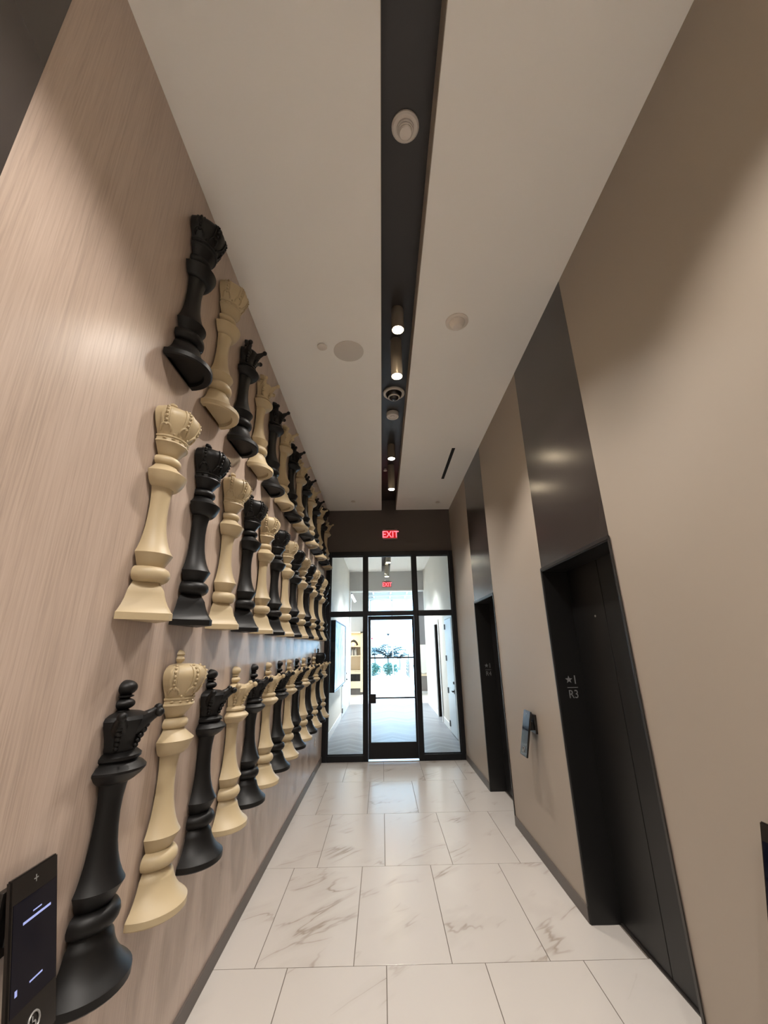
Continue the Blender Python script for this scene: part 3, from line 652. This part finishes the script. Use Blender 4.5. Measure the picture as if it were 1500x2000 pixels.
o2 = empty('wall_outlet', (CX1, 13.75, 0.30), 'white outlet plate low on the corridor right wall', 'outlet'); box('plate', (CX1 - 0.006, 13.70, 0.30), (CX1, 13.79, 0.42), 'fartrim', o2, 0.002)

# ------------------------------------------------------------------ lobby
struct(box('floor_lobby', (-6, 15.4, -0.06), (8, 26.2, -0.001), 'timber'), 'pale floor of the sunlit lobby')
struct(box('ceiling_lobby', (-6, 15.3, 4.75), (8, 26.2, 4.95), 'farceil'), 'white lobby ceiling')
struct(box('wall_lobby_left', (-6, 18.75, 0), (-0.74, 18.95, 4.75), 'fargrey'), 'grey lobby wall behind the bookcase')
struct(box('wall_lobby_side', (-0.94, 18.95, 0), (-0.74, 26.0, 4.75), 'farwall'), 'pale lobby side wall beyond the bookcase')
struct(box('wall_lobby_west', (-6.2, 15.3, 0), (-6, 19.0, 4.75), 'farwall'), 'far left lobby wall')
struct(box('wall_lobby_east', (8, 15.3, 0), (8.2, 26.2, 4.75), 'farwall'), 'far right lobby wall')
bm = bmesh.new(); abox(bm, (-6, 15.12, 0), (CX0 - 0.2, 15.3, 4.75)); abox(bm, (CX1 + 0.2, 15.12, 0), (8, 15.3, 4.75)); abox(bm, (CX0 - 0.2, 15.12, CZ + 0.2), (CX1 + 0.2, 15.3, 4.9))
struct(finish(bm, 'wall_lobby_front', M['farwall'], origin=(0, 15.2, 0)), 'lobby wall beside the corridor mouth')
w2 = empty('window_2', (2, 26, 0)); struct(w2, 'tall glass front of the lobby towards the garden')
for x in (-0.72, 0.62, 2.15, 3.9, 5.9, 7.9): box('mullion', (x, 25.96, 0), (x + 0.07, 26.04, 4.75), 'black' if x > 2 else 'beam', w2)
box('head', (-0.72, 25.96, 4.62), (8, 26.04, 4.75), 'beam', w2)
for k, x in enumerate((-0.65, 0.69, 2.22, 3.97, 5.97)): box('pane', (x, 25.99, 0.0), ((-0.72, 0.62, 2.15, 3.9, 5.9, 7.9)[k + 1], 26.0, 4.62), 'glass', w2)
for i, y in enumerate((20.2, 22.0, 23.8)):
    struct(box('trim_%d' % (6 + i), (-0.74, y, 4.45), (8, y + 0.18, 4.75), 'beam'), 'white ceiling beam across the lobby, %s' % ('nearest', 'middle', 'farthest')[i])
for i, x in enumerate((-0.45, 0.45, 1.30)):
    struct(box('trim_%d' % (9 + i), (x, 19.0, 4.52), (x + 0.09, 25.9, 4.749), 'beam'), 'slim white ceiling rib along the lobby, %s' % ('left', 'middle', 'right')[i])
# bookcase
B = empty('bookcase', (-1.15, 18.5, 0), 'cream built-in bookcase with open shelves and a low cabinet', 'bookcase')
X0, X1, YF, YK = -1.62, -0.80, 18.35, 18.74
box('side', (X0, YF, 0.1), (X0 + 0.05, YK, 2.5), 'cream', B); box('side', (X1 - 0.12, YF, 0.1), (X1, YK, 2.5), 'cream', B); box('top', (X0, YF, 2.44), (X1, YK, 2.5), 'cream', B); box('back', (X0, YK - 0.02, 0.1), (X1, YK, 2.5), 'cream', B)
for z in (1.88, 1.50, 0.90): box('shelf', (X0 + 0.05, YF, z), (X1 - 0.12, YK - 0.02, z + 0.035), 'cream', B)
box('drawer', (X0 + 0.05, YF, 0.80), (X1 - 0.12, YF + 0.3, 0.89), 'cream', B, 0.004); box('drawer', (X0 + 0.05, YF, 0.24), (X1 - 0.12, YF + 0.3, 0.50), 'cream', B, 0.004)
box('plinth', (X0 + 0.02, YF + 0.03, 0.0), (X1 - 0.02, YK, 0.22), 'bookd', B); box('shelf', (X0 + 0.05, YF, 0.50), (X1 - 0.12, YK - 0.02, 0.515), 'cream', B)
s = empty('arch_sculpture', (-1.2, 18.5, 1.917), 'black draped arch sculpture on the top shelf of the bookcase', 'sculpture')
bm = bmesh.new(); tube(bm, [(-1.40, 18.5, 1.935), (-1.385, 18.5, 2.03), (-1.31, 18.5, 2.11), (-1.22, 18.5, 2.14), (-1.14, 18.5, 2.10), (-1.08, 18.5, 2.02), (-1.06, 18.5, 1.94)], [.035, .03, .035, .06, .05, .04, .05], 10); finish(bm, 'arch', M['ebony'], s, smooth=50)
bm = bmesh.new(); lathe(bm, [(0, 1.917), (.05, 1.917), (.06, 1.98), (.03, 2.03), (0, 2.04)], (-1.22, 18.46, 0), 14); finish(bm, 'pale_core', M['white'], s, smooth=50)
bx_ = -1.50
for k in range(9):
    t = random.uniform(0.03, 0.055); h_ = random.uniform(0.22, 0.30)
    tag(box('book', (bx_, 18.45, 1.536), (bx_ + t, 18.66, 1.536 + h_), ('bookd', 'bookl', 'bookl')[k % 3]), '%s book standing %s from the left on the second shelf' % (('dark grey', 'pale', 'cream')[k % 3], ORD[k]), 'book', 'books on the second shelf'); bx_ += t + 0.008
for k in range(2):
    b_ = empty('storage_basket', (-1.43 + 0.32 * k, 18.5, 0.516), 'black storage basket in the low cubby, %s of two' % ('left', 'right')[k], 'basket', 'black baskets in the bookcase')
    box('body', (-1.56 + 0.32 * k, 18.37, 0.516), (-1.25 + 0.32 * k, 18.68, 0.76), 'ebony', b_, 0.01); box('rim', (-1.565 + 0.32 * k, 18.365, 0.76), (-1.245 + 0.32 * k, 18.685, 0.785), 'mount', b_, 0.006)
# right side of the lobby: hanging dark panel, wall, desk
struct(box('trim_12', (1.52, 17.4, 1.92), (2.6, 17.6, 4.75), 'grey'), 'dark grey hanging panel at the right of the lobby')
struct(box('wall_lobby_right', (1.54, 20.3, 0), (4.2, 20.45, 4.75), 'farwall'), 'pale lobby wall behind the reception desk')
d = empty('reception_desk', (2.2, 18.6, 0), 'grey fronted reception desk with a cream top', 'desk')
box('front_panel', (1.56, 18.3, 0.10), (3.2, 18.36, 0.68), 'desk', d); box('body', (1.58, 18.36, 0.10), (3.2, 18.95, 0.66), 'desk', d); box('plinth', (1.6, 18.34, 0.0), (3.18, 18.9, 0.10), 'fartrim', d); box('desk_top', (1.54, 18.26, 0.68), (3.24, 19.0, 0.74), 'cream', d, 0.006)
bk = empty('open_book', (1.75, 18.5, 0.741), 'open book lying on the reception desk', 'book')
bm = bmesh.new(); hexa(bm, [(1.58, 18.40, .741), (1.75, 18.40, .741), (1.75, 18.62, .741), (1.58, 18.62, .741), (1.58, 18.40, .83), (1.75, 18.40, .765), (1.75, 18.62, .765), (1.58, 18.62, .83)]); finish(bm, 'page_block', M['bookl'], bk)
bm = bmesh.new(); hexa(bm, [(1.76, 18.40, .741), (1.93, 18.40, .741), (1.93, 18.62, .741), (1.76, 18.62, .741), (1.76, 18.40, .765), (1.93, 18.40, .83), (1.93, 18.62, .83), (1.76, 18.62, .765)]); finish(bm, 'page_block', M['bookl'], bk)
tl = empty('tube_pendant', (-1.55, 20, 3.85), 'slanted white tube lamp high in the lobby left of the door', 'pendant lamp')
bm = bmesh.new(); tube(bm, [(-1.30, 17.9, 4.05), (-1.12, 17.9, 3.72)], 0.05, 12); finish(bm, 'tube', M['tube'], tl, smooth=50)
bm = bmesh.new(); tube(bm, [(-1.38, 17.9, 4.75), (-1.36, 17.9, 4.2), (-1.29, 17.9, 4.04)], [0.03, 0.045, 0.052], 12); finish(bm, 'stem', M['black'], tl, smooth=50)
es = exit_sign(0.30, 20.199, 4.44, 0.30, 0.2, 'distant red exit sign hanging from the lobby beam')

bl_d = bpy.data.lights.new('shelf_light', 'AREA'); bl_d.shape = 'RECTANGLE'; bl_d.size = 0.6; bl_d.size_y = 0.04; bl_d.energy = 9; bl_d.color = (1, 0.84, 0.62)
bl_o = bpy.data.objects.new('shelf_light', bl_d); COL.objects.link(bl_o); bl_o.parent = B; bl_o.location = (-0.12, -0.12, 2.43)
for x_, l_ in ((-2.6, 'added unseen fill lamp in the lobby left of the corridor mouth'), (3.2, 'added unseen fill lamp in the lobby right of the corridor mouth')):  # lamps added out of view to brighten the grey lobby wall
    downlight(x_, 16.9, 4.6, 4.75, 0.075, l_, (900, 200), CORR_COL, 150, group='added lobby fill lamps')

# ------------------------------------------------------------------ garden
struct(box('ground', (-60, 26.2, -0.2), (60, 160, -0.02), 'conc'), 'bright concrete forecourt outside the lobby')
def blob(bm, c, r, n, leaf):
    for _ in range(n):
        d_ = Vector((random.gauss(0, 1), random.gauss(0, 1), random.gauss(0, 1))).normalized() * (random.random() ** 0.4)
        p = Vector(c) + Vector((d_.x * r[0], d_.y * r[1], d_.z * r[2])); u = Vector((random.uniform(-1, 1), random.uniform(-1, 1), random.uniform(-1, 1))).normalized() * leaf; v = u.orthogonal().normalized() * leaf * 0.55
        q = [bm.verts.new(p + s_) for s_ in (-u, v, u, -v)]; bm.faces.new(q)
def palm(x, y, h_, nf, lf, label):
    e = empty('palm', (x, y, 0), label, 'palm', 'palms outside the lobby')
    bm = bmesh.new(); tube(bm, [(x, y, -0.02), (x + 0.05, y, h_ * 0.5), (x, y, h_)], [0.11, 0.08, 0.07], 10); finish(bm, 'trunk', M['bark'], e, smooth=50)
    for k in range(nf):
        a_ = 2 * math.pi * k / nf + random.uniform(-.2, .2); el = random.uniform(0.55, 1.4)
        d_ = Vector((math.cos(a_), math.sin(a_), 0)); bm = bmesh.new()
        pts = [Vector((x, y, h_)) + d_ * (lf * t * math.cos(el * (1 - t * .3))) + Vector((0, 0, lf * (math.sin(el) * t - 0.42 * t * t))) for t in [i / 8 for i in range(9)]]
        tube(bm, pts, [0.012] * 9, 4)
        sd = d_.cross(Vector((0, 0, 1)))
        for i in range(1, 9):
            for sg in (-1, 1):
                p = pts[i]; tip = p + sd * sg * lf * 0.28 * math.sin(math.pi * (i / 9.5)) + d_ * 0.12 + Vector((0, 0, -0.10)); w_ = d_ * 0.11
                q = [bm.verts.new(c_) for c_ in (p - w_, p + w_, tip)]; bm.faces.new(q)
        finish(bm, 'frond', M['leaf'], e)
palm(0.42, 31.5, 1.15, 20, 1.5, 'taller palm in the middle of the view through the glass door')
palm(-0.6, 35.0, 1.2, 18, 1.6, 'palm at the left of the view through the glass door')
palm(1.5, 37.5, 0.9, 10, 0.9, 'low palm right of the tall one in the garden')
for i, (x, y, rx, n_) in enumerate(((-0.6, 30.2, 0.55, 700), (0.55, 30.4, 0.6, 700), (-2.2, 31, 0.9, 700), (3.4, 33, 1.1, 800))):
    bm = bmesh.new(); blob(bm, (x, y, 0.42), (rx, 0.4, 0.42), n_, 0.07)
    hd = empty('shrub', (x, y, 0), ('low leafy shrub at the left of the garden bed', 'low leafy shrub under the middle palm', 'leafy shrub hidden by the lobby side wall', 'leafy shrub behind the garden railing')[i], 'shrub', 'shrubs outside the lobby')
    finish(bm, 'foliage', M['hedge'], hd)
    bm = bmesh.new(); tube(bm, [(x, y, -0.02), (x, y, 0.4)], [0.04, 0.02], 6); finish(bm, 'stem', M['bark'], hd)
lp = empty('light_post', (0.6, 40, 0), 'slim garden lamp post behind the middle palm', 'lamp post')
bm = bmesh.new(); tube(bm, [(0.6, 40, -0.02), (0.6, 40, 2.9)], 0.03, 8); finish(bm, 'pole', M['bark'], lp)
bm = bmesh.new(); lathe(bm, [(0, 2.9), (.05, 2.9), (.16, 3.05), (.13, 3.08), (0, 3.08)], (0.6, 40, 0), 12); finish(bm, 'lamp_head', M['black'], lp)
rl = empty('garden_railing', (1.75, 29, 0), 'dark slatted railing at the right of the garden', 'railing')
for y in (28.0, 29.2, 30.4): box('post', (1.68, y, -0.02), (1.74, y + 0.06, 1.45 if y < 28.5 else 1.0), 'black', rl)
for z in (0.25, 0.45, 0.65, 0.85): box('rail', (1.69, 28.05, z), (1.73, 30.4, z + 0.07), 'bark', rl)
sg = empty('red_sign', (-0.62, 27.6, 0), 'small red sign beyond the lobby glass at the left of the door view', 'sign')
bm = bmesh.new(); tube(bm, [(-0.66, 27.6, -0.02), (-0.66, 27.6, 2.35)], 0.015, 6); finish(bm, 'pole', M['bark'], sg)
box('plate', (-0.74, 27.58, 2.35), (-0.58, 27.6, 2.45), 'red', sg)
